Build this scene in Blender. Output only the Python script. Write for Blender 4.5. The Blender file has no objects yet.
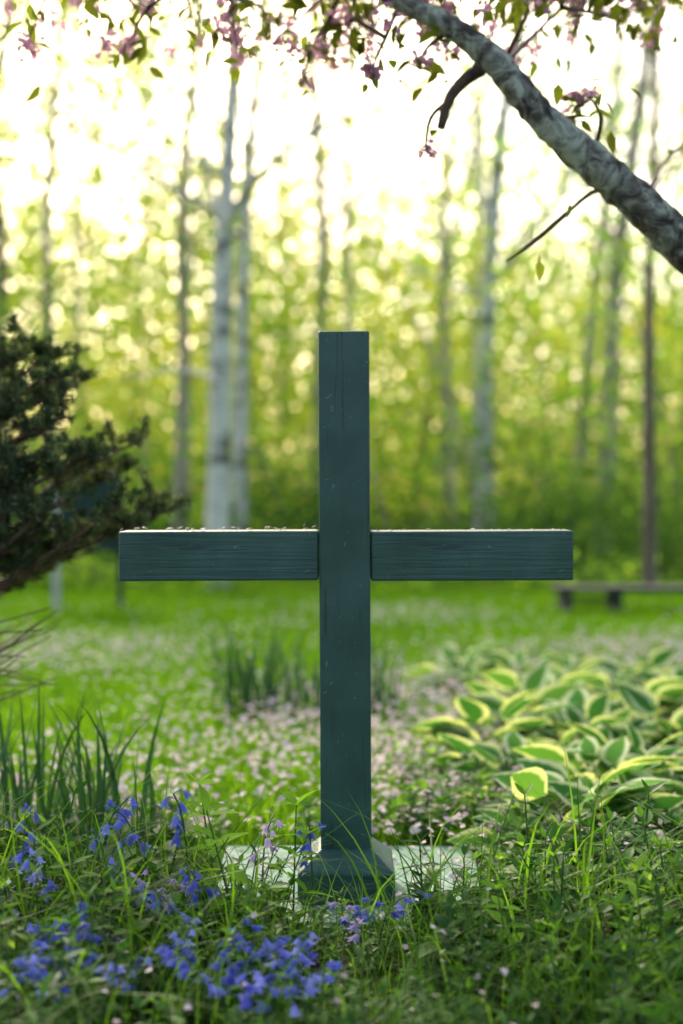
import bpy, math, numpy as np
from mathutils import Vector
rng=np.random.default_rng(7)
CAMH=0.765; F=1422.0
def at(c,r,d):   # measured bearing/elevation + distance -> world metres
    return np.array([(c-341.5)*d/F, d, CAMH+(490-r)*d/F])

# ------------------------------------------------------------ mesh builder
class B:
    def __init__(s): s.V=[];s.L=[];s.T=[];s.M=[];s.C=[];s.n=0
    def add(s,V,L,T,M,C):
        V=np.asarray(V,float).reshape(-1,3)
        s.V.append(V);s.L.append(np.asarray(L,int)+s.n);s.T.append(np.asarray(T,int));s.M.append(np.asarray(M,int));s.C.append(np.asarray(C,float));s.n+=len(V)
    def faces(s,V,F_,m=0,C=None):
        V=np.asarray(V,float).reshape(-1,3)
        if C is None: C=np.zeros((len(V),3))
        s.add(V,[i for f in F_ for i in f],[len(f) for f in F_],[m]*len(F_),C)
    def arr(s): return tuple(np.concatenate(x) for x in (s.V,s.L,s.T,s.M,s.C))
    def scatter(s,tm,P,R,S,rnd=None,ch=2,moff=0):
        V,L,T,M,C=tm; n=len(P)
        if n==0: return
        S=np.asarray(S,float)
        if S.ndim==0: S=np.full(n,float(S))
        if S.ndim==1: S=np.repeat(S[:,None],3,1)
        W=np.einsum('nij,ntj->nti',R,V[None]*S[:,None,:])+P[:,None,:]
        C2=np.tile(C,(n,1))
        if rnd is None: rnd=rng.random(n)
        C2[:,ch]=np.repeat(rnd,len(V))
        L2=(L[None]+np.arange(n)[:,None]*len(V)).ravel()
        s.add(W.reshape(-1,3),L2,np.tile(T,n),np.tile(M,n)+moff,C2)
    def tube(s,pts,rad,sides=8,m=0,wob=0.0,sub=0,rnd=0.5):
        P=np.array(pts,float); r=np.array(rad,float)
        if sub:
            t=np.arange(len(P)); tt=np.linspace(0,len(P)-1,(len(P)-1)*sub+1)
            Q=[]
            for u in tt:
                i=min(int(u),len(P)-2); f=u-i
                p0=P[max(i-1,0)];p1=P[i];p2=P[i+1];p3=P[min(i+2,len(P)-1)]
                Q.append(.5*((2*p1)+(-p0+p2)*f+(2*p0-5*p1+4*p2-p3)*f*f+(-p0+3*p1-3*p2+p3)*f**3))
            r=np.interp(tt,t,r); P=np.array(Q)
        n=len(P); T=np.gradient(P,axis=0); T/=np.linalg.norm(T,axis=1)[:,None]+1e-9
        up=np.array([0,1,0.]) if abs(T[0][1])<.8 else np.array([1,0,0.])
        X=np.cross(T,up); X/=np.linalg.norm(X,axis=1)[:,None]+1e-9; Y=np.cross(T,X)
        a=np.linspace(0,2*math.pi,sides,endpoint=False)
        rr=r[:,None]*(1+wob*rng.normal(size=(n,sides)))
        V=P[:,None,:]+rr[:,:,None]*(np.cos(a)[None,:,None]*X[:,None,:]+np.sin(a)[None,:,None]*Y[:,None,:])
        V=V.reshape(-1,3); i,j=np.meshgrid(np.arange(n-1),np.arange(sides),indexing='ij'); j2=(j+1)%sides
        Q=np.stack([i*sides+j,i*sides+j2,(i+1)*sides+j2,(i+1)*sides+j],-1).reshape(-1,4)
        C=np.zeros((len(V),3)); C[:,0]=rnd; C[:,1]=np.repeat(np.linspace(0,1,n),sides)
        L=list(Q.ravel())+list(range((n-1)*sides,n*sides)); Tt=[4]*len(Q)+[sides]
        s.add(V,L,Tt,[m]*len(Tt),C)
    def build(s,name,mats,parent=None,smooth=True):
        V,L,T,M,C=s.arr(); me=bpy.data.meshes.new(name)
        me.vertices.add(len(V)); me.vertices.foreach_set('co',V.astype(np.float32).ravel())
        me.loops.add(len(L)); me.loops.foreach_set('vertex_index',L.astype(np.int32))
        me.polygons.add(len(T)); st=np.concatenate([[0],np.cumsum(T)[:-1]])
        me.polygons.foreach_set('loop_start',st.astype(np.int32))
        me.polygons.foreach_set('loop_total',T.astype(np.int32))
        for m in mats: me.materials.append(m)
        me.polygons.foreach_set('material_index',M.astype(np.int32))
        me.polygons.foreach_set('use_smooth',np.full(len(T),smooth))
        me.update(calc_edges=True)
        ca=me.color_attributes.new(name='Col',type='FLOAT_COLOR',domain='POINT')
        ca.data.foreach_set('color',np.hstack([C,np.ones((len(C),1))]).astype(np.float32).ravel())
        me.validate()
        o=bpy.data.objects.new(name,me); bpy.context.collection.objects.link(o)
        if parent: o.parent=parent
        return o
def empty(name,loc=(0,0,0)):
    o=bpy.data.objects.new(name,None); bpy.context.collection.objects.link(o); o.location=loc; o.empty_display_size=.1; return o
def frames(D,N=None):
    D=D/(np.linalg.norm(D,axis=1)[:,None]+1e-9)
    if N is None: N=np.tile([0,0,1.],(len(D),1))
    X=np.cross(D,N); X/=np.linalg.norm(X,axis=1)[:,None]+1e-9
    Z=np.cross(X,D); return np.stack([X,D,Z],-1)
def rv(n): 
    v=rng.normal(size=(n,3)); return v/np.linalg.norm(v,axis=1)[:,None]
def yaw(n,tilt=.15,ang=None):
    a=rng.random(n)*2*math.pi if ang is None else ang
    Z=np.stack([rng.normal(size=n)*tilt,rng.normal(size=n)*tilt,np.ones(n)],-1); Z/=np.linalg.norm(Z,axis=1)[:,None]
    Y=np.stack([np.cos(a),np.sin(a),np.zeros(n)],-1); X=np.cross(Y,Z); X/=np.linalg.norm(X,axis=1)[:,None]; Y=np.cross(Z,X)
    return np.stack([X,Y,Z],-1)

# ------------------------------------------------------------ templates
def leaf(L=1,W=.4,fold=.1,curve=.15,n=4,p=.8):
    b=B(); V=[];C=[];Fc=[]
    for i in range(n+1):
        t=i/n; w=W*.5*math.sin(math.pi*min(1,max(0.0,t))**p) if 0<i<n else W*.03
        z=-curve*t*t*L
        for sgn in(-1,0,1):
            V.append((sgn*w,t*L,z+abs(sgn)*fold*w*2)); C.append((0,abs(sgn),0))
    for i in range(n):
        a=i*3
        Fc+= [(a,a+1,a+4,a+3),(a+1,a+2,a+5,a+4)]
    b.faces(V,Fc,0,C); return b.arr()
def blade(H=1,W=.05,bend=.4,n=4,lean=.1):
    b=B();V=[];C=[];Fc=[]
    for i in range(n+1):
        t=i/n; w=W*.5*(1-t**2.2)+.001*W
        y=(lean*t+bend*t*t*t)*H; z=H*(t-.35*bend*t**3)
        V+=[(-w,y,z),(0,y-w*.5,z-.0),(w,y,z)] ; C+=[(0,t,0)]*3
    for i in range(n):
        a=i*3; Fc+=[(a,a+1,a+4,a+3),(a+1,a+2,a+5,a+4)]
    b.faces(V,Fc,0,C); return b.arr()
def quadleaf():
    b=B(); b.faces([(0,0,0),(-.28,.45,.06),(0,1,-.08),(.28,.45,.06)],[(0,1,2),(0,2,3)],0,[(0,0,0),(0,1,0),(0,0,0),(0,1,0)]); return b.arr()
QL=quadleaf()
def tuft(n,H,W,spread,bend):
    b=B()
    for i in range(n):
        t=blade(H*rng.uniform(.6,1.1),W,bend*rng.uniform(.2,1.4),2,rng.uniform(.0,.5))
        b.scatter(t,np.array([[rng.normal()*spread,rng.normal()*spread,0]]),yaw(1,.05),1.0,ch=0)
    return b.arr()

# ------------------------------------------------------------ materials
def newmat(name):
    m=bpy.data.materials.new(name); m.use_nodes=True; nt=m.node_tree; nt.nodes.clear(); return m,nt,nt.nodes,nt.links
def ramp(N,pts):
    r=N.new('ShaderNodeValToRGB'); e=r.color_ramp.elements
    while len(e)<len(pts): e.new(.5)
    for k,(p,c) in enumerate(pts): e[k].position=p; e[k].color=(*c,1)
    return r
def leafmat(name,cols,tr=.4,rough=.55,trc=(1.5,1.45,.6),margin=None,gloss=False,spec=.14):
    m,nt,N,Lk=newmat(name)
    a=N.new('ShaderNodeAttribute'); a.attribute_name='Col'; sp=N.new('ShaderNodeSeparateColor'); Lk.new(a.outputs['Color'],sp.inputs[0])
    mx=N.new('ShaderNodeMix'); mx.data_type='FLOAT'; mx.inputs[0].default_value=.5
    Lk.new(sp.outputs[0],mx.inputs[2]); Lk.new(sp.outputs[2],mx.inputs[3])
    r=ramp(N,[(i/(len(cols)-1)*.7+.15,c) for i,c in enumerate(cols)]); Lk.new(mx.outputs[0],r.inputs[0])
    out=r.outputs[0]
    if margin:
        g=N.new('ShaderNodeMapRange'); g.inputs[1].default_value=.55; g.inputs[2].default_value=.75; Lk.new(sp.outputs[1],g.inputs[0])
        mm=N.new('ShaderNodeMix'); mm.data_type='RGBA'; Lk.new(g.outputs[0],mm.inputs[0]); Lk.new(out,mm.inputs[6]); mm.inputs[7].default_value=(*margin,1); out=mm.outputs[2]
    if gloss:
        p=N.new('ShaderNodeBsdfPrincipled'); p.inputs['Roughness'].default_value=rough; p.inputs['Specular IOR Level'].default_value=spec
        Lk.new(out,p.inputs['Base Color'])
    else:
        p=N.new('ShaderNodeBsdfDiffuse'); Lk.new(out,p.inputs[0])
    t=N.new('ShaderNodeBsdfTranslucent'); mu=N.new('ShaderNodeMix'); mu.data_type='RGBA'; mu.blend_type='MULTIPLY'; mu.inputs[0].default_value=1
    Lk.new(out,mu.inputs[6]); mu.inputs[7].default_value=(*trc,1); Lk.new(mu.outputs[2],t.inputs[0])
    s=N.new('ShaderNodeMixShader'); s.inputs[0].default_value=tr; Lk.new(p.outputs[0],s.inputs[1]); Lk.new(t.outputs[0],s.inputs[2])
    o=N.new('ShaderNodeOutputMaterial'); Lk.new(s.outputs[0],o.inputs[0]); return m
def noisemat(name,pts,scale=(1,1,1),ns=8,rough=.8,bump=.3,detail=6,coord='Object',dist=0,bdist=.01,spec=.3):
    m,nt,N,Lk=newmat(name)
    tc=N.new('ShaderNodeTexCoord'); mp=N.new('ShaderNodeMapping'); mp.inputs['Scale'].default_value=scale; Lk.new(tc.outputs[coord],mp.inputs[0])
    n=N.new('ShaderNodeTexNoise'); n.inputs['Scale'].default_value=ns; n.inputs['Detail'].default_value=detail; n.inputs['Distortion'].default_value=dist; n.inputs['Roughness'].default_value=.65
    Lk.new(mp.outputs[0],n.inputs[0]); r=ramp(N,pts); Lk.new(n.outputs[0],r.inputs[0])
    p=N.new('ShaderNodeBsdfPrincipled'); p.inputs['Roughness'].default_value=rough; p.inputs['Specular IOR Level'].default_value=spec; Lk.new(r.outputs[0],p.inputs['Base Color'])
    if bump:
        b=N.new('ShaderNodeBump'); b.inputs['Strength'].default_value=bump; b.inputs['Distance'].default_value=bdist; Lk.new(n.outputs[0],b.inputs['Height']); Lk.new(b.outputs[0],p.inputs['Normal'])
    o=N.new('ShaderNodeOutputMaterial'); Lk.new(p.outputs[0],o.inputs[0]); return m

M_forest=leafmat('forest_leaf',[(.085,.18,.035),(.15,.28,.045),(.24,.36,.055)],tr=.58,trc=(1.75,1.8,.95))  # lightened overall: background haze is put into the leaf colour
M_forestwarm=leafmat('sunlit_leaf',[(.16,.27,.045),(.27,.35,.055),(.38,.38,.07)],tr=.6,trc=(1.75,1.7,1.05))  # yellower, brighter copy of the forest leaf; warm glow painted in
M_under=leafmat('undergrowth_leaf',[(.03,.08,.026),(.06,.14,.035),(.10,.2,.045)],tr=.4)
M_grass=leafmat('grass_blade',[(.08,.19,.012),(.12,.26,.017),(.18,.32,.022)],tr=.5,trc=(1.6,1.6,.5))
M_tall=leafmat('tall_grass',[(.035,.10,.012),(.08,.18,.018),(.2,.3,.035)],tr=.4,rough=.5,gloss=True)
M_weed=leafmat('weed_leaf',[(.016,.065,.013),(.04,.13,.022),(.11,.235,.038)],tr=.4,rough=.5,gloss=True)  # greens kept dark: deep foreground shade painted into the leaf colour
M_bright=leafmat('young_leaf',[(.13,.29,.03),(.18,.36,.04),(.25,.42,.06)],tr=.45)
M_hosta=leafmat('hosta_leaf',[(.04,.15,.035),(.08,.22,.045),(.13,.29,.055)],tr=.35,margin=(.55,.62,.40))
M_strap=leafmat('strap_leaf',[(.025,.08,.035),(.045,.13,.045),(.08,.19,.05)],tr=.3,rough=.5,gloss=True,spec=.25)
M_needle=leafmat('conifer_needle',[(.028,.055,.03),(.06,.095,.048),(.2,.23,.12)],tr=.15)
M_cherry=leafmat('cherry_leaf',[(.08,.10,.02),(.14,.19,.028),(.24,.3,.045)],tr=.5)
M_pink=leafmat('pink_petal',[(.5,.28,.42),(.64,.4,.54),(.75,.56,.68)],tr=.45,trc=(1.1,1,1.05))
M_petal=leafmat('fallen_petal',[(.6,.47,.51),(.75,.66,.68),(.82,.79,.79)],tr=.25,trc=(1,1,1))
M_blue=leafmat('bluebell_petal',[(.09,.10,.46),(.17,.19,.66),(.36,.39,.82)],tr=.35,trc=(1.1,1.1,1.2))
M_lilac=leafmat('lilac_petal',[(.5,.36,.62),(.6,.47,.72),(.7,.6,.78)],tr=.35,trc=(1.1,1,1.1))
M_white=leafmat('white_petal',[(.7,.72,.68),(.8,.8,.78),(.82,.82,.8)],tr=.3,trc=(1,1,1))
M_stem=leafmat('green_stem',[(.05,.11,.03),(.07,.14,.04),(.09,.13,.05)],tr=.1)
M_birch=noisemat('birch_bark',[(.34,(.05,.045,.04)),(.42,(.3,.28,.25)),(.5,(.6,.57,.52)),(.8,(.72,.69,.64))],scale=(1,1,2.2),ns=3.0,bump=0,detail=4)
M_palebark=noisemat('pale_bark',[(.3,(.16,.13,.10)),(.5,(.40,.34,.28)),(.8,(.56,.49,.41))],scale=(2,2,.7),ns=3,bump=0,detail=3)
M_brownbark=noisemat('brown_bark',[(.3,(.08,.06,.045)),(.6,(.2,.15,.11)),(.8,(.3,.24,.18))],scale=(3,3,.5),ns=5,bump=0,detail=3)
M_twig=noisemat('twig_bark',[(.3,(.04,.028,.022)),(.7,(.14,.09,.065))],ns=20,bump=0,detail=2)
M_lichen=noisemat('lichen_bark',[(.38,(.035,.03,.025)),(.46,(.11,.10,.08)),(.53,(.23,.24,.19)),(.62,(.44,.48,.38))],ns=21,bump=1,bdist=.012,detail=9,dist=.8)
M_slab=noisemat('mossy_stone',[(.3,(.06,.14,.09)),(.5,(.13,.24,.18)),(.7,(.20,.31,.25))],ns=9,bump=.3,detail=7)
M_dark=noisemat('dark_green_board',[(.3,(.012,.03,.028)),(.7,(.025,.05,.045))],ns=6,bump=0)
M_post=noisemat('weathered_white_paint',[(.3,(.35,.35,.32)),(.7,(.5,.5,.47))],ns=9,bump=0)
M_bench=noisemat('grey_wood',[(.3,(.03,.035,.03)),(.7,(.07,.075,.065))],ns=9,scale=(.3,4,4),bump=0)

def groundmat():
    m,nt,N,Lk=newmat('ground_soil_and_turf')
    g=N.new('ShaderNodeNewGeometry'); sp=N.new('ShaderNodeSeparateXYZ'); Lk.new(g.outputs['Position'],sp.inputs[0])
    n=N.new('ShaderNodeTexNoise'); n.inputs['Scale'].default_value=1.3; n.inputs['Detail'].default_value=3; Lk.new(g.outputs['Position'],n.inputs[0])
    n2=N.new('ShaderNodeTexNoise'); n2.inputs['Scale'].default_value=22; n2.inputs['Detail'].default_value=3; Lk.new(g.outputs['Position'],n2.inputs[0])
    soil=ramp(N,[(.3,(.018,.014,.010)),(.6,(.05,.038,.026)),(.8,(.08,.065,.045))]); Lk.new(n2.outputs[0],soil.inputs[0])
    turf=ramp(N,[(.3,(.05,.13,.012)),(.55,(.08,.18,.016)),(.8,(.12,.23,.02))]); Lk.new(n2.outputs[0],turf.inputs[0])
    floor=ramp(N,[(.3,(.05,.09,.015)),(.55,(.1,.13,.04)),(.8,(.18,.15,.08))]); Lk.new(n2.outputs[0],floor.inputs[0])
    def step(lo,hi,amp):
        a=N.new('ShaderNodeMath'); a.operation='MULTIPLY_ADD'; Lk.new(n.outputs[0],a.inputs[0]); a.inputs[1].default_value=amp; Lk.new(sp.outputs[1],a.inputs[2])
        r=N.new('ShaderNodeMapRange'); r.inputs[1].default_value=lo; r.inputs[2].default_value=hi; Lk.new(a.outputs[0],r.inputs[0]); return r
    m1=N.new('ShaderNodeMix'); m1.data_type='RGBA'; Lk.new(step(3.2,3.6,.8).outputs[0],m1.inputs[0]); Lk.new(soil.outputs[0],m1.inputs[6]); Lk.new(turf.outputs[0],m1.inputs[7])
    m2=N.new('ShaderNodeMix'); m2.data_type='RGBA'; Lk.new(step(11.2,12,1.5).outputs[0],m2.inputs[0]); Lk.new(m1.outputs[2],m2.inputs[6]); Lk.new(floor.outputs[0],m2.inputs[7])
    p=N.new('ShaderNodeBsdfDiffuse'); Lk.new(m2.outputs[2],p.inputs[0])
    o=N.new('ShaderNodeOutputMaterial'); Lk.new(p.outputs[0],o.inputs[0]); return m
b=B(); b.faces([(-300,-200,0),(300,-200,0),(300,500,0),(-300,500,0)],[(0,1,2,3)]); b.build('ground',[groundmat()])

# ------------------------------------------------------------ the cross
def paintmat(name,axis):
    m,nt,N,Lk=newmat(name)
    tc=N.new('ShaderNodeTexCoord'); mp=N.new('ShaderNodeMapping'); Lk.new(tc.outputs['Object'],mp.inputs[0])
    mp.inputs['Scale'].default_value=(1.2,30,30) if axis=='X' else (30,30,1.2)
    w=N.new('ShaderNodeTexNoise'); w.inputs['Scale'].default_value=4; w.inputs['Detail'].default_value=7; w.inputs['Distortion'].default_value=.6; Lk.new(mp.outputs[0],w.inputs[0])
    n=N.new('ShaderNodeTexNoise'); n.inputs['Scale'].default_value=11; n.inputs['Detail'].default_value=8; Lk.new(tc.outputs['Object'],n.inputs[0])
    r=ramp(N,[(.3,(.020,.062,.049)),(.55,(.031,.088,.070)),(.8,(.050,.118,.094))]); Lk.new(n.outputs[0],r.inputs[0])
    v=N.new('ShaderNodeTexNoise'); v.inputs['Scale'].default_value=45; v.inputs['Detail'].default_value=3; v.inputs['Distortion'].default_value=2.5; Lk.new(tc.outputs['Object'],v.inputs[0])
    vr=N.new('ShaderNodeMapRange'); vr.inputs[1].default_value=.68; vr.inputs[2].default_value=.72; vr.inputs[4].default_value=.5; Lk.new(v.outputs[0],vr.inputs[0])
    mx=N.new('ShaderNodeMix'); mx.data_type='RGBA'; Lk.new(vr.outputs[0],mx.inputs[0]); Lk.new(r.outputs[0],mx.inputs[6]); mx.inputs[7].default_value=(.18,.23,.21,1)
    cr=N.new('ShaderNodeMapRange'); cr.inputs[1].default_value=.38; cr.inputs[2].default_value=.31; cr.inputs[3].default_value=0; cr.inputs[4].default_value=.7; Lk.new(w.outputs[0],cr.inputs[0])
    m2=N.new('ShaderNodeMix'); m2.data_type='RGBA'; Lk.new(cr.outputs[0],m2.inputs[0]); Lk.new(mx.outputs[2],m2.inputs[6]); m2.inputs[7].default_value=(.014,.034,.028,1)
    p=N.new('ShaderNodeBsdfPrincipled'); p.inputs['Roughness'].default_value=.42; p.inputs['Specular IOR Level'].default_value=.4; Lk.new(m2.outputs[2],p.inputs['Base Color'])
    b1=N.new('ShaderNodeBump'); b1.inputs['Strength'].default_value=.5; b1.inputs['Distance'].default_value=.004; Lk.new(w.outputs[0],b1.inputs['Height'])
    b2=N.new('ShaderNodeBump'); b2.inputs['Strength'].default_value=.3; b2.inputs['Distance'].default_value=.003; Lk.new(n.outputs[0],b2.inputs['Height']); Lk.new(b1.outputs[0],b2.inputs['Normal'])
    Lk.new(b2.outputs[0],p.inputs['Normal'])
    o=N.new('ShaderNodeOutputMaterial'); Lk.new(p.outputs[0],o.inputs[0]); return m
MPX=paintmat('green_paint_horizontal_grain','X'); MPZ=paintmat('green_paint_vertical_grain','Z')
def box(name,x0,x1,y0,y1,z0,z1,mat,parent,bev=.003,top=None):
    b=B(); c=((x0+x1)/2,(y0+y1)/2,(z0+z1)/2); hx,hy,hz=(x1-x0)/2,(y1-y0)/2,(z1-z0)/2
    V=[(sx*hx,sy*hy,sz*hz) for sz in(-1,1) for sx,sy in((-1,-1),(1,-1),(1,1),(-1,1))]
    Fc=[(3,2,1,0),(4,5,6,7)]+[(i,(i+1)%4,4+(i+1)%4,4+i) for i in range(4)]
    if top:
        tx,ty,tz=top
        V+=[(sx*tx,sy*ty,hz+tz) for sx,sy in((-1,-1),(1,-1),(1,1),(-1,1))]
        Fc=[(3,2,1,0)]+[(i,(i+1)%4,4+(i+1)%4,4+i) for i in range(4)]+[(4+i,4+(i+1)%4,8+(i+1)%4,8+i) for i in range(4)]+[(8,9,10,11)]
    b.faces(V,Fc); o=b.build(name,[mat],parent,smooth=False); o.location=c
    md=o.modifiers.new('bevel','BEVEL'); md.width=bev; md.segments=3; md.limit_method='ANGLE'; md.angle_limit=math.radians(20)
    return o
cross=empty('wooden_cross',(0.009,2.606,0))
box('post',-.046,.046,-.046,.046,.10,1.051,MPZ,cross,.0035)
box('left_arm',-.408,-.0475,-.042,.044,.602,.692,MPX,cross,.004)
box('right_arm',.0475,.413,-.042,.044,.600,.690,MPX,cross,.004)
box('base_block',-.087,.087,-.087,.087,.022,.083,MPX,cross,.004,top=(.0475,.0475,.034))
cross.rotation_euler=(0,math.radians(-.28),0)
b=box('stone_slab',-.24,.27,2.42,2.95,0,.026,M_slab,None,.008)

def petals(name,P,size,mat=M_petal,n_up=.35,par=None):
    n=len(P); b=B(); N_=np.tile([0,0,1.],(n,1))+rng.normal(size=(n,3))*n_up
    D=rv(n); D[:,2]*=.2
    b.scatter(leaf(1,.8,.12,.2,3,.7),P,frames(D,N_),size*rng.uniform(.7,1.3,n),ch=2); 
    return b.build(name,[mat],par)
def U(n,lo,hi): return rng.uniform(lo,hi,n)
P=np.stack([U(260,-.23,.26),U(260,2.43,2.94),np.full(260,.030)],-1)
P=P[~((abs(P[:,0]-.009)<.095)&(abs(P[:,1]-2.606)<.095))]
petals('petals_on_slab',P,.014)
PA=np.concatenate([np.stack([U(26,-.40,-.05),U(26,2.57,2.645),np.full(26,.6955)],-1),np.stack([U(12,.06,.41),U(12,2.57,2.645),np.full(12,.6925)],-1)])
petals('petals_on_cross_arms',PA,.011,n_up=.2)

# ------------------------------------------------------------ lawn
def scat_tufts(name,n,xr,yr,H,W,k,mat,ypow=1,hs=(.7,1.3)):
    b=B(); T=[tuft(k,1,W/H,.5,.5) for _ in range(5)]
    for t in T:
        m=n//5; y=yr[0]+(yr[1]-yr[0])*rng.random(m)**ypow
        x=rng.uniform(-1,1,m)*(xr+y*.32)
        P=np.stack([x,y,np.zeros(m)],-1)
        ok=~((abs(x-.015)<.27)&(y<2.97)); P=P[ok]
        b.scatter(t,P,yaw(len(P),.12),H*U(len(P),*hs))
    b.build(name,[mat])
scat_tufts('lawn_grass',22000,.6,(3.0,12.2),.055,.004,6,M_grass,1.3)
n=36000; y=2.95+6.2*rng.random(n)**1.3; x=rng.uniform(-1,1,n)*(.6+.32*y)
dens=.45+.55*np.sin(x*2.1+1)*np.sin(y*1.7)+.45*(x>0)*(y<6.8)-.07*(y-3)
ok=rng.random(n)<np.clip(dens,.05,1); x=x[ok];y=y[ok]
petals('fallen_blossom_petals',np.stack([x,y,U(len(x),.045,.08)],-1),.020,n_up=.4)

# ------------------------------------------------------------ strap-leaf clumps
def straps(name,c,n,H,W,spread,mat=M_strap):
    b=B()
    for i in range(n):
        t=blade(H*rng.uniform(.6,1.1),W*rng.uniform(.7,1.2),rng.uniform(0,.5)**1.3,7,rng.uniform(.0,.26))
        b.scatter(t,np.array([[rng.normal()*spread,rng.normal()*spread,0]]),yaw(1,.03),1.0)
    o=b.build(name,[mat]); o.location=c
straps('daffodil_clump',(-.51,2.95,0),26,.36,.013,.06)
straps('daffodil_clump',(-.64,3.0,0),24,.37,.014,.07)
straps('daffodil_clump',(-.78,3.1,0),14,.34,.014,.05)
for cx,n_,H in((238,36,.36),(276,20,.31),(312,18,.33),(376,20,.31),(392,6,.16)):
    d=4.75; straps('daffodil_clump',((cx-341.5)*d/F,d+rng.uniform(-.1,.1),0),n_,H,.014,.038)

# ------------------------------------------------------------ leafy plants
def weedplant(H,nl,LL,LW,whorl=3,curve=.25):
    b=B(); bx,by=rng.normal(size=2)*.12*H
    pts=[(0,0,0),(bx*.3,by*.3,H*.4),(bx,by,H)]
    b.tube(pts,[.0022,.0018,.0012],5,1,sub=3)
    tl=leaf(1,LW/LL,.12,curve,4,.8)
    ts=np.linspace(.25,1,nl); a0=rng.random()*6
    for k,t in enumerate(ts):
        z=H*t; x=bx*t*t; y=by*t*t
        for w in range(whorl):
            a=a0+k*1.3+w*2*math.pi/whorl+rng.normal()*.2
            el=rng.uniform(-.1,.55)+(t>.95)*.4
            D=np.array([[math.cos(a)*math.cos(el),math.sin(a)*math.cos(el),math.sin(el)]])
            s=LL*rng.uniform(.65,1.1)*(1.15-.45*t)
            b.scatter(tl,np.array([[x,y,z]]),frames(D,np.array([[0,0,1.]])+rng.normal(size=(1,3))*.2),s,ch=0)
    return b.arr()
def field(name,temps,n,region,mats,S=(.7,1.2),hmod=None,tilt=.15):
    b=B(); 
    for t in temps:
        P=region(n//len(temps)); s=U(len(P),*S)
        if hmod is not None: s=s*hmod(P)
        b.scatter(t,P,yaw(len(P),tilt),s)
    return b.build(name,mats)
def reg(x0,x1,y0,y1,cl=0):
    def f(n):
        P=np.stack([U(n,x0,x1),U(n,y0,y1),np.zeros(n)],-1)
        ok=~((P[:,0]>-.26)&(P[:,0]<.29)&(P[:,1]>2.40)&(P[:,1]<2.98)); return P[ok]
    return f
W1=[weedplant(.15,5,.058,.024,3) for _ in range(4)]
W2=[weedplant(.12,4,.07,.04,4,curve=.4) for _ in range(4)]
W3=[weedplant(.2,8,.05,.016,2,curve=.1) for _ in range(3)]
def hm(P):
    mid=(abs(P[:,0]-.01)<.12)&(P[:,1]>1.95)
    return np.where(mid,.46,np.where(abs(P[:,0]-.02)<.3,.75,1.0))*np.clip(.72+.5*(P[:,1]-1.6),.72,1.05)
field('leafy_groundcover',W1+W2,470,reg(-1.3,1.3,1.62,2.42),[M_weed,M_stem],hmod=hm)
field('leafy_groundcover',W3,380,reg(-1.3,1.3,1.62,2.45),[M_weed,M_stem],hmod=hm)
field('leafy_groundcover',W3,150,reg(-1.2,1.2,1.75,2.42),[M_bright,M_stem],hmod=hm,S=(.6,1.1))
field('leafy_groundcover',W1+W2,330,reg(-1.4,1.5,2.4,3.1),[M_weed,M_stem],S=(.4,.85))
field('leafy_groundcover',W1+W2,400,reg(.12,1.8,2.6,3.6),[M_weed,M_stem],S=(.5,.9))
field('leafy_groundcover',W1+W2,340,reg(.12,1.8,2.5,4.2),[M_bright,M_stem],S=(.35,.75))
def longgrass(name,n,reg_,H,W,hm=None,mat=M_tall):
    b=B()
    for k in range(10):
        t=blade(1,W/H,rng.uniform(.1,1.1),6,rng.uniform(0,.4)); P=reg_(n//10); s=H*U(len(P),.45,1.15)
        if hm is not None: s=s*hm(P)
        b.scatter(t,P,yaw(len(P),.14),s)
    b.build(name,[mat])
cf_=lambda P:np.where((abs(P[:,0]-.01)<.11)&(P[:,1]>1.9),.55,np.where(abs(P[:,0]-.02)<.25,.85,1.))*np.clip(.76+.5*(P[:,1]-1.6),.76,1.1)
longgrass('long_grass',2600,reg(-1.3,1.3,1.62,2.40),.27,.0045,cf_)
longgrass('long_grass',1400,reg(-1.4,1.5,2.4,3.3),.18,.004)
longgrass('long_grass',850,reg(-1.3,1.3,1.75,2.40),.32,.0045,cf_,M_bright)
longgrass('long_grass',60,reg(-.32,.38,2.2,2.4),.27,.005,None,M_bright)
def place(name,temps,locs,mats,s=1.0):
    b=B()
    for i,l in enumerate(locs): b.scatter(temps[i%len(temps)],np.array([l],float),yaw(1,.06),s*rng.uniform(.85,1.15))
    return b.build(name,mats)
YS=[weedplant(.25,5,.07,.03,3,curve=.2) for _ in range(3)]
place('young_sapling',YS,[(-.12,2.34,0),(-.16,2.25,0),(-.08,2.3,0),(-.2,2.34,0)],[M_bright,M_stem],.95)
place('young_sapling',YS,[(.26,2.15,0),(.5,2.2,0),(.42,2.0,0),(-.5,2.1,0),(-.35,2.3,0),(.3,1.9,0),(.62,2.3,0),(.2,2.33,0),(.33,2.38,0)],[M_bright,M_stem],.65)
place('leafy_groundcover',W1+W2,[(x_,rng.uniform(2.28,2.39),0) for x_ in list(U(20,-.28,-.10))+list(U(20,.12,.34))],[M_weed,M_stem],.75)

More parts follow.
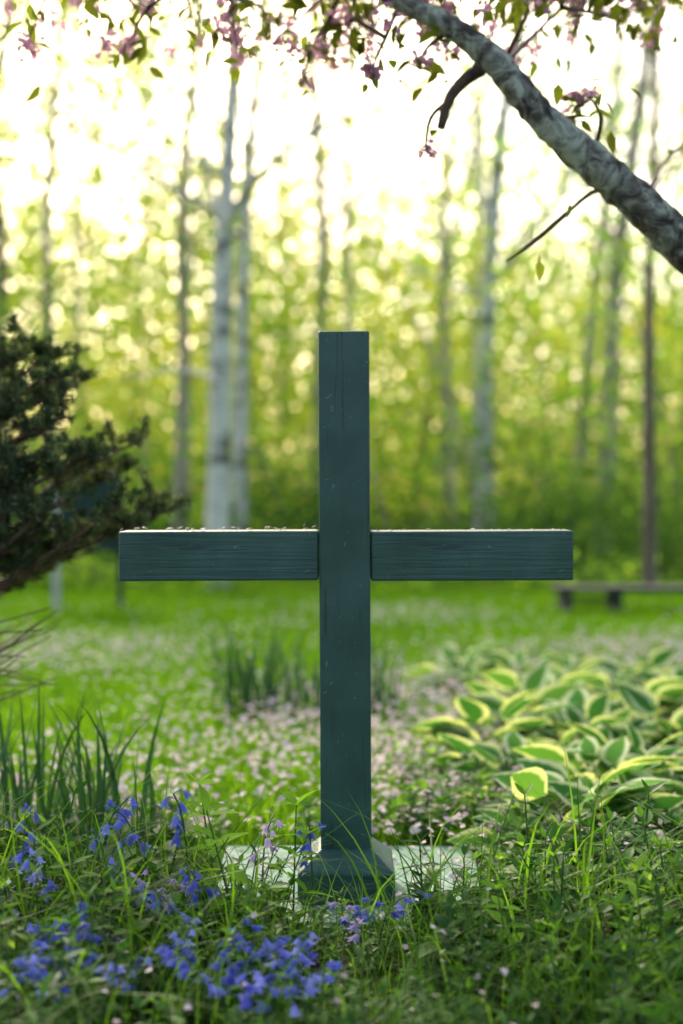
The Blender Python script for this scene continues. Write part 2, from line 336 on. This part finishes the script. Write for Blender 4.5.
def hosta():
    b=B(); 
    for k in range(16):
        a=rng.random()*6.28; el=rng.uniform(.35,1.3); L=rng.uniform(.09,.135)
        base=np.array([math.cos(a)*math.cos(el),math.sin(a)*math.cos(el),math.sin(el)])*rng.uniform(.05,.13)
        b.tube([(0,0,0),tuple(base*.6+np.array([0,0,.01])),tuple(base)],[.003,.0025,.002],5,1)
        e2=el*.6-.1; D=np.array([[math.cos(a)*math.cos(e2),math.sin(a)*math.cos(e2),math.sin(e2)]])
        b.scatter(leaf(1,.58,.1,.3,6,.68),base[None],frames(D,np.array([[0,-.6,1.]])+rng.normal(size=(1,3))*.35),L,ch=0)
    return b.arr()
HT=[hosta() for _ in range(6)]
b=B(); i=0
while i<100:
    y=rng.uniform(2.9,5.4); x=rng.uniform(.3,2.5)
    if x>.32+.05*(y-3) and x<.7+.42*(y-2.6): b.scatter(HT[i%6],np.array([(x,y,0.)]),yaw(1,.15),rng.uniform(.65,1.25)); i+=1
b.build('hosta_bed',[M_hosta,M_stem])

# ------------------------------------------------------------ bluebells
def bell():
    b=B(); prof=[(0,.10),(.12,.24),(.45,.31),(.72,.36)]
    V=[];C=[];Fc=[];k=12
    for z,r in prof:
        for j in range(k):
            a=j*2*math.pi/k; V.append((r*math.cos(a),z,r*math.sin(a))); C.append((0,z,0))
    for i in range(len(prof)-1):
        for j in range(k): Fc.append((i*k+j,i*k+(j+1)%k,(i+1)*k+(j+1)%k,(i+1)*k+j))
    base=(len(prof)-1)*k
    for p in range(6):
        j=p*2; a=(j+1)*2*math.pi/k; n0=len(V)
        V+= [(.62*math.cos(a-.14),.98,.62*math.sin(a-.14)),(.62*math.cos(a+.14),.98,.62*math.sin(a+.14)),(.95*math.cos(a),.9,.95*math.sin(a))]
        C+=[(0,1,0)]*3
        Fc+=[(base+j,base+j+1,n0),(base+j+1,n0+1,n0),(base+j+1,base+(j+2)%k,n0+1),(n0,n0+1,n0+2)]
    b.faces(V,Fc,0,C); return b.arr()
BELL=bell()
def bluebell(H=.26,nb=9):
    b=B(); a=rng.random()*6.28; ax=np.array([math.cos(a),math.sin(a),0])
    ts=np.linspace(0,1,8); pts=[ax*(.22*H*t**4)+np.array([0,0,H*(t-.10*t**5)]) for t in ts]
    b.tube(pts,np.linspace(.0026,.0012,8),5,1)
    for k in range(nb):
        t=.64+.36*k/(nb-1); p=np.array([np.interp(t,ts,[q[i] for q in pts]) for i in range(3)])
        aa=a+rng.normal()*1.1+(k%2)*1.6-.8; o=np.array([math.cos(aa),math.sin(aa),0])*rng.uniform(.008,.018)
        q=p+o+np.array([0,0,.002]); b.tube([tuple(p),tuple(p+o*.6+np.array([0,0,.005])),tuple(q)],[.0008]*3,4,0)
        D=np.array([o/np.linalg.norm(o)*rng.uniform(.2,1.0)+np.array([0,0,-1.])])
        b.scatter(BELL,q[None],frames(D,rv(1)),rng.uniform(.015,.020)*(1.1-.35*(t-.64)/.36),ch=0)
    return b.arr()
BT=[bluebell(nb=k) for k in (5,6,7,6,8,6)]
def bb(name,items,mat):
    b=B()
    for i,(c,r,d) in enumerate(items):
        x,y,z=at(c,r,d); s=max(z,.12)/.235
        b.scatter(BT[i%6],np.array([[x,y,0.]]),yaw(1,.05),np.array([[max(s,.95),max(s,.95),s]]))
    b.build(name,[mat,M_stem])
bb('bluebell_flowers',[(145,800,2.35),(192,786,2.4),(203,862,2.2),(105,838,2.25),(50,845,2.2),(38,912,2.0),(20,928,1.97),(62,925,1.97),(140,938,1.97),(125,945,1.93),
 (70,950,1.9),(45,935,1.93),(12,950,1.88),(195,938,2.0),(185,888,2.15),(302,930,2.0),(268,925,2.03),(272,955,1.88),(235,948,1.93),(315,815,2.38),(103,795,2.4),(15,815,2.3),(210,925,2.05),
 (262,960,1.86),(304,950,1.9),(60,962,1.84),(215,960,1.86),(378,890,2.27),(340,908,2.2),(285,962,1.83),(28,957,1.85),(155,925,2.02),(250,968,1.8)],M_blue)
bb('pink_bluebell_flowers',[(120,872,2.25),(152,868,2.25),(110,915,2.08),(370,912,2.15),(135,885,2.2),(262,815,2.4)],M_lilac)
bb('white_bluebell_flowers',[(10,880,2.2),(630,930,2.1)],M_white)
P=np.stack([U(260,-1.2,1.2),U(260,1.7,2.4),U(260,.06,.16)],-1); petals('fallen_blossom_petals',P,.011,n_up=.8)
P=np.stack([U(420,.15,1.6),U(420,2.45,3.2),U(420,.07,.13)],-1); petals('fallen_blossom_petals',P,.014,n_up=.8)

# ------------------------------------------------------------ conifer shrub on the left
sh=empty('conifer_shrub',(-1.15,3.4,0))
o3=np.array([-1.15,3.4,0]); wood=B(); ned=B()
def tuftneedle():
    b=B(); n=14
    a=np.arange(n)*2.4; t=np.linspace(0,1,n); el=.3+t*.9
    D=np.stack([np.cos(a)*np.cos(el),np.sin(el),np.sin(a)*np.cos(el)],-1)
    P_=np.stack([np.zeros(n),t*.5,np.zeros(n)],-1)
    b.scatter(leaf(1,.24,.05,.1,2,.8),P_,frames(D,rv(n)),U(n,.7,1),ch=0); return b.arr()
TN=[tuftneedle() for _ in range(4)]
wood.tube([(0,0,0),(.02,0,.3),(-.03,.02,.7),(.0,0,1.15)],[.035,.03,.022,.01],8,0,.05,4)
tips=[(20,345,3.4),(60,352,3.5),(80,382,3.4),(45,378,3.2),(66,415,3.3),(30,430,3.2),(128,446,3.35),(100,452,3.3),(75,460,3.15),(50,455,3.2),(118,470,3.5),(155,500,3.4),(148,515,3.3),(118,508,3.15),(95,525,3.3),(60,500,3.1),(40,530,3.2),(25,550,3.3),(80,545,3.5),(10,400,3.2),(15,495,3.2),(10,360,3.3),(30,400,3.3),(-5,520,3.2),(20,470,3.2),
 (-30,330,3.4),(-60,380,3.3),(-40,450,3.2),(-60,520,3.2),(-200,380,3.5),(-240,460,3.4),(-260,520,3.3),(-150,330,3.6),(-120,560,3.0),(-180,450,3.0)]
tpos=[];tdir=[]
for c,r,d in tips:
    tip=at(c,r,d)-o3; z0=max(.1,tip[2]-np.linalg.norm(tip[:2])*rng.uniform(.25,.5)); st=np.array([0,0,min(z0,1.1)])
    mid=st+(tip-st)*.5+np.array([0,0,-.04]); ps=[st,mid,tip]
    wood.tube(ps,[.010,.006,.003],6,0,.05,4)
    L=np.linalg.norm(tip-st)
    for k in range(15):
        t=rng.uniform(.4,1)**.8; p=st+(tip-st)*t+np.array([0,0,-.04*(1-abs(2*t-1))])
        dr=(tip-st)/L+rv(1)[0]*1.1*np.array([1,1,.15]); dr/=np.linalg.norm(dr); l=rng.uniform(.04,.10)
        e=p+dr*l; wood.tube([tuple(p),tuple((p+e)/2),tuple(e)],[.003,.002,.0015],4,0)
        for q in range(8):
            u=rng.uniform(.2,1.05); tpos.append(p+(e-p)*u+rng.normal(size=3)*.006+[0,0,.008]); tdir.append(dr*.6+rv(1)[0]*.5+np.array([0,0,.6]))
tpos=np.array(tpos);tdir=np.array(tdir)
for k in range(4): ned.scatter(TN[k],tpos[k::4],frames(tdir[k::4],rv(len(tpos[k::4]))),U(len(tpos[k::4]),.016,.025))
for k in range(30):
    st=np.array([0,0,rng.uniform(.1,.4)]); tip=at(rng.uniform(-20,60),rng.uniform(595,700),rng.uniform(3.1,3.5))-o3
    wood.tube([tuple(st),tuple((st+tip)/2+rng.normal(size=3)*.03),tuple(tip)],[.005,.003,.0012],4,0,0,3)
wood.build('branches',[M_twig],sh); ned.build('needles',[M_needle],sh)

# ------------------------------------------------------------ trees
def tree(name,path,widths,d,bark,branches=(),leaves=0,lmat=M_forest,crown=None,lsize=.09,extra=8):
    base=at(path[0][0],path[0][1],d); base[2]=0
    e=empty(name,tuple(base)); b=B()
    pts=[at(c,r,d)-base for c,r in path]; pts[0][2]=-.05
    rad=[w*d/F/2 for w in widths]
    top=pts[-1]; H=rng.uniform(1.5,3); pts.append(top+np.array([rng.normal()*.2,rng.normal()*.3,H])); rad.append(rad[-1]*.45)
    b.tube(pts,rad,12,0,.04,5)
    ends=[]
    for br,w in branches:
        q=[at(c,r,d+dd)-base for c,r,dd in br]; b.tube(q,[ww*d/F/2 for ww in w],7,0,.04,4); ends.append(q[-1])
    P=np.array(pts); hh=P[:,2]
    for k in range(extra):
        z=rng.uniform(.3,1)*hh[-1]; p=np.array([np.interp(z,hh,P[:,i]) for i in range(3)])
        a=rng.random()*6.28; l=rng.uniform(.8,2.2); q=p+np.array([math.cos(a)*l,math.sin(a)*l,l*rng.uniform(.3,1.1)])
        r0=np.interp(z,hh,rad)*rng.uniform(.25,.45); b.tube([tuple(p),tuple((p+q)/2+np.array([0,0,-.1])),tuple(q)],[r0,r0*.6,r0*.2],5,0,0,3); ends.append(q)
        for _ in range(3):
            q2=p+(q-p)*rng.uniform(.4,.9); q3=q2+rv(1)[0]*.6; b.tube([tuple(q2),tuple(q3)],[r0*.35,r0*.1],4,0); ends.append(q3)
    b.build('trunk',[bark],e)
    if leaves:
        l=B(); E=np.array(ends); idx=rng.integers(0,len(E),leaves); Pp=E[idx]+rng.normal(size=(leaves,3))*[.35,.35,.2]
        l.scatter(QL,Pp,frames(rv(leaves),np.tile([0,0,1.],(leaves,1))+rng.normal(size=(leaves,3))*.6),lsize*U(leaves,.6,1.2))
        l.build('foliage',[lmat],e)
tree('birch_tree',[(217,592),(219,450),(222,300),(226,210),(232,100),(236,-20)],[25,22,20,17,13,10],10.9,M_birch,
  [([(222,240,0),(245,195,-.3),(285,152,-.6),(350,118,-.9),(425,102,-1.2)],[10,9,7,5,3]),
   ([(222,232,0),(212,190,.2),(205,140,.5),(190,70,.8)],[10,7,5,3]),
   ([(285,152,-.6),(320,120,-.7),(345,60,-.8),(350,20,-.8)],[5,4,3,1]),
   ([(219,380,0),(180,370,.2),(120,380,.4)],[6,4,2])],900,M_forestwarm)
tree('birch_tree',[(241,590),(240,450),(243,300),(250,150),(262,0)],[17,15,12,10,8],13.2,M_birch,[],700,M_forestwarm)
tree('birch_tree',[(484,592),(482,430),(486,330),(492,230),(505,100),(530,-30)],[25,22,17,14,12,9],15.5,M_birch,
  [([(490,285,0),(520,250,-.3),(560,192,-.5),(600,130,-.7),(650,85,-1)],[8,7,6,5,3]),([(492,235,0),(478,170,.2),(470,60,.4)],[8,6,4])],500)
tree('oak_tree',[(650,606),(649,450),(648,300),(652,180),(655,20)],[16,13,11,9,7],10.5,M_brownbark,[],300,M_forest)
tree('ash_tree',[(602,592),(608,450),(613,300),(628,180),(652,0)],[24,20,16,14,10],17,M_palebark,[],300)
tree('ash_tree',[(572,590),(581,450),(592,300),(608,180),(618,0)],[15,13,10,8,6],19,M_palebark,[],300)
tree('ash_tree',[(447,585),(446,400),(443,250),(450,120),(440,0)],[10,9,8,7,5],18,M_palebark,[],200,M_forestwarm)
tree('ash_tree',[(316,585),(319,400),(323,250),(317,120),(312,0)],[14,12,11,9,7],20,M_palebark,[],200,M_forestwarm)
tree('ash_tree',[(352,585),(350,400),(348,250),(345,120),(358,0)],[8,8,7,6,5],20,M_palebark,[],200,M_forestwarm)
tree('oak_tree',[(180,590),(185,400),(183,250),(190,120),(200,0)],[14,12,11,9,7],16,M_palebark,[],600,M_forestwarm)
tree('oak_tree',[(54,590),(52,400),(47,250),(54,120),(64,0)],[11,10,9,8,6],16,M_palebark,[],900,M_forestwarm)
tree('oak_tree',[(8,590),(0,400),(3,250),(-8,120),(12,0)],[12,11,10,9,7],15,M_brownbark,[],900,M_forestwarm)
b=B()
for k in range(46):
    y=rng.uniform(22,50); x=rng.uniform(-1,1)*(.45*y+5); h=rng.uniform(8,16); r=rng.uniform(.03,.11)
    lx,ly=rng.normal(size=2)*1.3
    b.tube([(x,y,0),(x+lx*.4,y+ly*.4,h*.5),(x+lx,y+ly,h)],[r,r*.8,r*.25],7,0,.03,3)
    for _ in range(3):
        z=rng.uniform(.4,.9); p=np.array([x+lx*z*z,y,h*z]); q=p+np.array([rng.normal()*1.2,rng.normal()*.8,rng.uniform(.5,1.5)]); b.tube([tuple(p),tuple(q)],[r*.35,r*.08],4,0)
for k in range(34):
    y=rng.uniform(12.5,20); x=rng.uniform(-1,1)*(.3*y+2); h=rng.uniform(1.5,5); r=rng.uniform(.012,.035); lx,ly=rng.normal(size=2)*h*.28
    b.tube([(x,y,0),(x+lx*.3,y+ly*.4,h*.5),(x+lx,y+ly,h)],[r,r*.8,r*.25],6,0,.03,4)
b.build('distant_tree_trunks',[M_palebark])
def foliage(name,nc,y0,y1,sz,per,mat,dens,clr=(.35,1.0)):
    b=B(); PP=[]
    while len(PP)<nc:
        y=rng.uniform(y0,y1); x=rng.uniform(-1,1)*(.36*y+3); z=rng.uniform(.1,.42*y+1)
        if rng.random()<dens(x,y,z): PP.append((x,y,z))
    PP=np.array(PP); R_=U(nc,*clr)
    P=np.repeat(PP,per,0)+rng.normal(size=(nc*per,3))*np.repeat(R_,per)[:,None]*[.9,.8,.5]
    P[:,2]=np.maximum(P[:,2],.05); n=len(P)
    fld=.5+.28*np.sin(PP[:,0]*.9+1.3)*np.sin(PP[:,2]*1.1+PP[:,1]*.35)+.2*np.sin(PP[:,0]*.37-PP[:,1]*.5)+(PP[:,2]/PP[:,1]-.1)*.9  # clump tone by position, paler higher up: woodland glow put into colour
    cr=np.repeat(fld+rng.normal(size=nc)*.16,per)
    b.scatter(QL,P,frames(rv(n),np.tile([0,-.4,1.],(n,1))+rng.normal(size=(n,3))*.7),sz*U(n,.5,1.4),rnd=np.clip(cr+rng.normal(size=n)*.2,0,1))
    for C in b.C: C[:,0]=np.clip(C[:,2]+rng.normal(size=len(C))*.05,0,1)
    b.build(name,[mat])
def dmain(x,y,z):
    e=(z-.765)/y; u=x/y
    if e<.13: return 1
    if e<.2: return .8
    if e<.27: return .4 if u>-.08 else .8
    return .14 if u>-.1 else .42
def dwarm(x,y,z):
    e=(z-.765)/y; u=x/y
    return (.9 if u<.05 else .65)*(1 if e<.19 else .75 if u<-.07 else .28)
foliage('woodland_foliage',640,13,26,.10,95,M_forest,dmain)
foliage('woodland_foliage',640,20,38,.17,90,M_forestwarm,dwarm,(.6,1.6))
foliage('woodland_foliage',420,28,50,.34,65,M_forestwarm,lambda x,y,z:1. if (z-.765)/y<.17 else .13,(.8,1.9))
def dlow(x,y,z): return 1 if z<.9 else (.15 if z<1.6 else 0)
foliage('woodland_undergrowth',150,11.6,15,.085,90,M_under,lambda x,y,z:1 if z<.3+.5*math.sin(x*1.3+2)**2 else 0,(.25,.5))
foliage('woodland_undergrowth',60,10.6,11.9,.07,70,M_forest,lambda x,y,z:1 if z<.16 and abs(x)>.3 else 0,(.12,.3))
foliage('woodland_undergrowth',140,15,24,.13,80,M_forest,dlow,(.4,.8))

# ------------------------------------------------------------ low bench at the lawn edge
be=empty('park_bench',(1.95,8.9,0))
def bx(name,x0,x1,y0,y1,z0,z1,mat,par): return box(name,x0,x1,y0,y1,z0,z1,mat,par,.004)
bx('seat_plank_front',-.62,.75,-.15,-.01,.135,.165,M_bench,be); bx('seat_plank_back',-.62,.75,.01,.15,.135,.165,M_bench,be)
for i,x in enumerate((-.55,-.24,.6)):
    bx('leg_%d'%(i+1),x-.03,x+.03,-.12,.12,-.02,.133,M_bench,be)
bx('stretcher',-.518,-.272,-.02,.02,.06,.09,M_bench,be)
nb=empty('notice_board',(-1.62,9,0))
bx('panel',-.16,.20,-.02,.02,.38,.86,M_dark,nb); bx('frame_top',-.19,.23,-.03,.03,.862,.90,M_dark,nb)
bx('left_post',-.21,-.163,-.025,.025,-.02,.80,M_post,nb); bx('right_post',.203,.235,-.02,.02,-.02,.86,M_dark,nb)

# ------------------------------------------------------------ cherry tree overhead
ch=empty('cherry_tree',(1.55,3.05,0)); o4=np.array([1.55,3.05,0]); cb=B(); cl=B(); cf=B()
d=2.95
main=[(1.55,3.05,-.03),(1.5,3.05,.35),(1.33,3.0,.75)]
main=[np.array(p)-o4 for p in main]+[at(c,r,dd)-o4 for c,r,dd in((790,330,2.95),(700,262,2.95),(640,206,2.95),(590,163,2.95),(540,118,2.95),(500,70,2.97),(455,32,3.0),(400,4,3.05),(350,-25,3.1),(270,-60,3.2))]
k=d/F/2
cb.tube(main,[.10,.085,.07]+[x*k for x in(50,45,39,36,30,28,23,20,16,11)],18,0,.06,10)
cb.tube([np.array(p)-o4 for p in((1.5,3.05,.4),(1.75,3.2,1.0),(1.6,3.4,1.8),(1.2,3.5,2.4),(.6,3.5,2.6))],[.075,.065,.05,.035,.015],10,0,.04,6)
cb.tube([np.array(p)-o4 for p in((1.6,3.4,1.8),(1.9,3.0,2.4),(1.6,2.5,2.8))],[.04,.03,.01],8,0,.04,5)
cb.tube([at(c,r,3.0)-o4 for c,r in((486,58),(478,72),(462,84),(448,103),(440,130))],[x*k for x in(16,15,13,11,8)],9,1,.06,5)
tw=[((350,-25),(330,20),(325,48)),((400,4),(385,40),(372,70)),((350,-20),(300,20),(276,45)),((270,-60),(235,0),(240,60)),((270,-60),(190,-10),(202,45)),
 ((190,-10),(150,10),(130,48)),((330,20),(310,55),(303,82)),((455,32),(432,45),(420,60)),((500,70),(520,30),(528,8)),((540,118),(575,118),(577,100)),((590,165),(600,120),(585,95)),
 ((500,70),(560,10),(590,-30)),((560,10),(610,20),(645,38)),((640,206),(665,160),(690,140)),((590,-30),(640,-10),(655,12)),((385,40),(350,20),(345,28)),((400,4),(430,-10),(445,15)),((235,0),(262,10),(270,25)),
 ((150,10),(100,-20),(20,-30)),((100,-20),(60,-10),(10,12)),((448,103),(430,120),(425,152)),((640,206),(600,190),(565,215)),((565,215),(530,245),(505,262))]
lp=[];fp=[]
for i,t in enumerate(tw):
    dd=3.2+.2*(i%5); dd=3.0 if i in(9,10,20,7,8,1) else dd
    if i in(21,22): dd=2.98
    q=[at(c,r,dd if j else (2.98 if i in(21,22) else 3.08))-o4 for j,(c,r) in enumerate(t)]
    cb.tube(q,[.006,.0045,.002] if i!=21 else [.006,.005,.004],5,1,0,4)
    nl=18 if i not in(9,20,21,22,13) else 2
    for _ in range(nl):
        u=rng.uniform(.3,1.05); lp.append(q[1]+(q[2]-q[1])*u+rng.normal(size=3)*.03)
    if i not in(21,22,13,8): fp.append(q[2]); 
    if i in(0,1,2,6,12,16,4,3,5): fp.append(q[2]+rng.normal(size=3)*.03); fp.append(q[1]+rng.normal(size=3)*.02)
for k2 in range(50):
    c=rng.uniform(80,680); dd=rng.uniform(3,3.9); a=at(c,-90,dd)-o4; e=a+np.array([rng.normal()*.12,rng.normal()*.1,0]); e[2]=(at(c,rng.uniform(-30,62),dd)-o4)[2]
    mid=(a+e)/2+rng.normal(size=3)*.02
    cb.tube([tuple(a),tuple(mid),tuple(e)],[.005,.003,.0015],4,1,0,4)
    for _ in range(11): lp.append(mid+(e-mid)*rng.uniform(-.2,1.05)+rng.normal(size=3)*.028)
    for _ in range(3):
        if rng.random()<.6: fp.append(mid+(e-mid)*rng.uniform(.2,1.0)+rng.normal(size=3)*.015)
for _ in range(240):
    c=rng.uniform(60,700); r=-rng.random()**1.2*170+28*(rng.random()<.45); dd=rng.uniform(2.9,3.9); p=at(c,r,dd)-o4
    for _ in range(5): lp.append(p+rng.normal(size=3)*.035)
    if rng.random()<.4: fp.append(p)
for _ in range(180):
    p=np.array([rng.uniform(.3,2.3),rng.uniform(2.3,4.1),rng.uniform(2.1,2.9)])-o4
    for _ in range(6): lp.append(p+rng.normal(size=3)*.05)
lp=np.array(lp); n=len(lp); D=rv(n); D[:,2]-=.4
cl.scatter(leaf(1,.45,.15,.2,3,.8),lp,frames(D,np.tile([0,0,1.],(n,1))+rng.normal(size=(n,3))*.5),U(n,.03,.055))
fp=np.repeat(np.array(fp),18,0); n=len(fp)
cf.scatter(leaf(1,.8,.2,-.3,3,.7),fp+rng.normal(size=(n,3))*.011,frames(rv(n),rv(n)),U(n,.013,.023))
cb.build('trunk_and_branches',[M_lichen,M_twig],ch); cl.build('foliage',[M_cherry],ch); cf.build('blossom',[M_pink],ch)

# ------------------------------------------------------------ light, sky, camera
SE,SA=math.radians(34),math.radians(-20)
w=bpy.data.worlds.new('World'); bpy.context.scene.world=w; w.use_nodes=True; nt=w.node_tree; nt.nodes.clear()
s=nt.nodes.new('ShaderNodeTexSky'); s.sky_type='NISHITA'; s.sun_disc=False; s.sun_elevation=SE; s.sun_rotation=SA; s.dust_density=5; s.air_density=1.0; s.ozone_density=1
mu=nt.nodes.new('ShaderNodeMix'); mu.data_type='RGBA'; mu.blend_type='MULTIPLY'; mu.inputs[0].default_value=1; mu.inputs[7].default_value=(1.06,1.0,.90,1)
bg=nt.nodes.new('ShaderNodeBackground'); bg.inputs[1].default_value=.46; o=nt.nodes.new('ShaderNodeOutputWorld')
nt.links.new(s.outputs[0],mu.inputs[6]); nt.links.new(mu.outputs[2],bg.inputs[0]); nt.links.new(bg.outputs[0],o.inputs[0])
L=bpy.data.lights.new('sun','SUN'); L.energy=5; L.angle=math.radians(8); L.color=(1,.90,.74)
lo=bpy.data.objects.new('sun',L); bpy.context.collection.objects.link(lo)
dirv=Vector((math.sin(SA)*math.cos(SE),math.cos(SA)*math.cos(SE),math.sin(SE)))
lo.rotation_euler=dirv.to_track_quat('Z','Y').to_euler(); lo.location=(0,0,20)
c=bpy.data.cameras.new('camera'); c.sensor_width=36; c.lens=50; c.clip_end=2000; c.clip_start=.05
c.dof.use_dof=True; c.dof.focus_distance=2.40; c.dof.aperture_fstop=1.8
co=bpy.data.objects.new('camera',c); bpy.context.collection.objects.link(co); co.location=(0,0,CAMH)
co.rotation_euler=(math.radians(90)-math.atan(22/F),0,0); bpy.context.scene.camera=co
sc=bpy.context.scene; sc.view_settings.view_transform='Standard'; sc.view_settings.look='None'; sc.view_settings.exposure=0
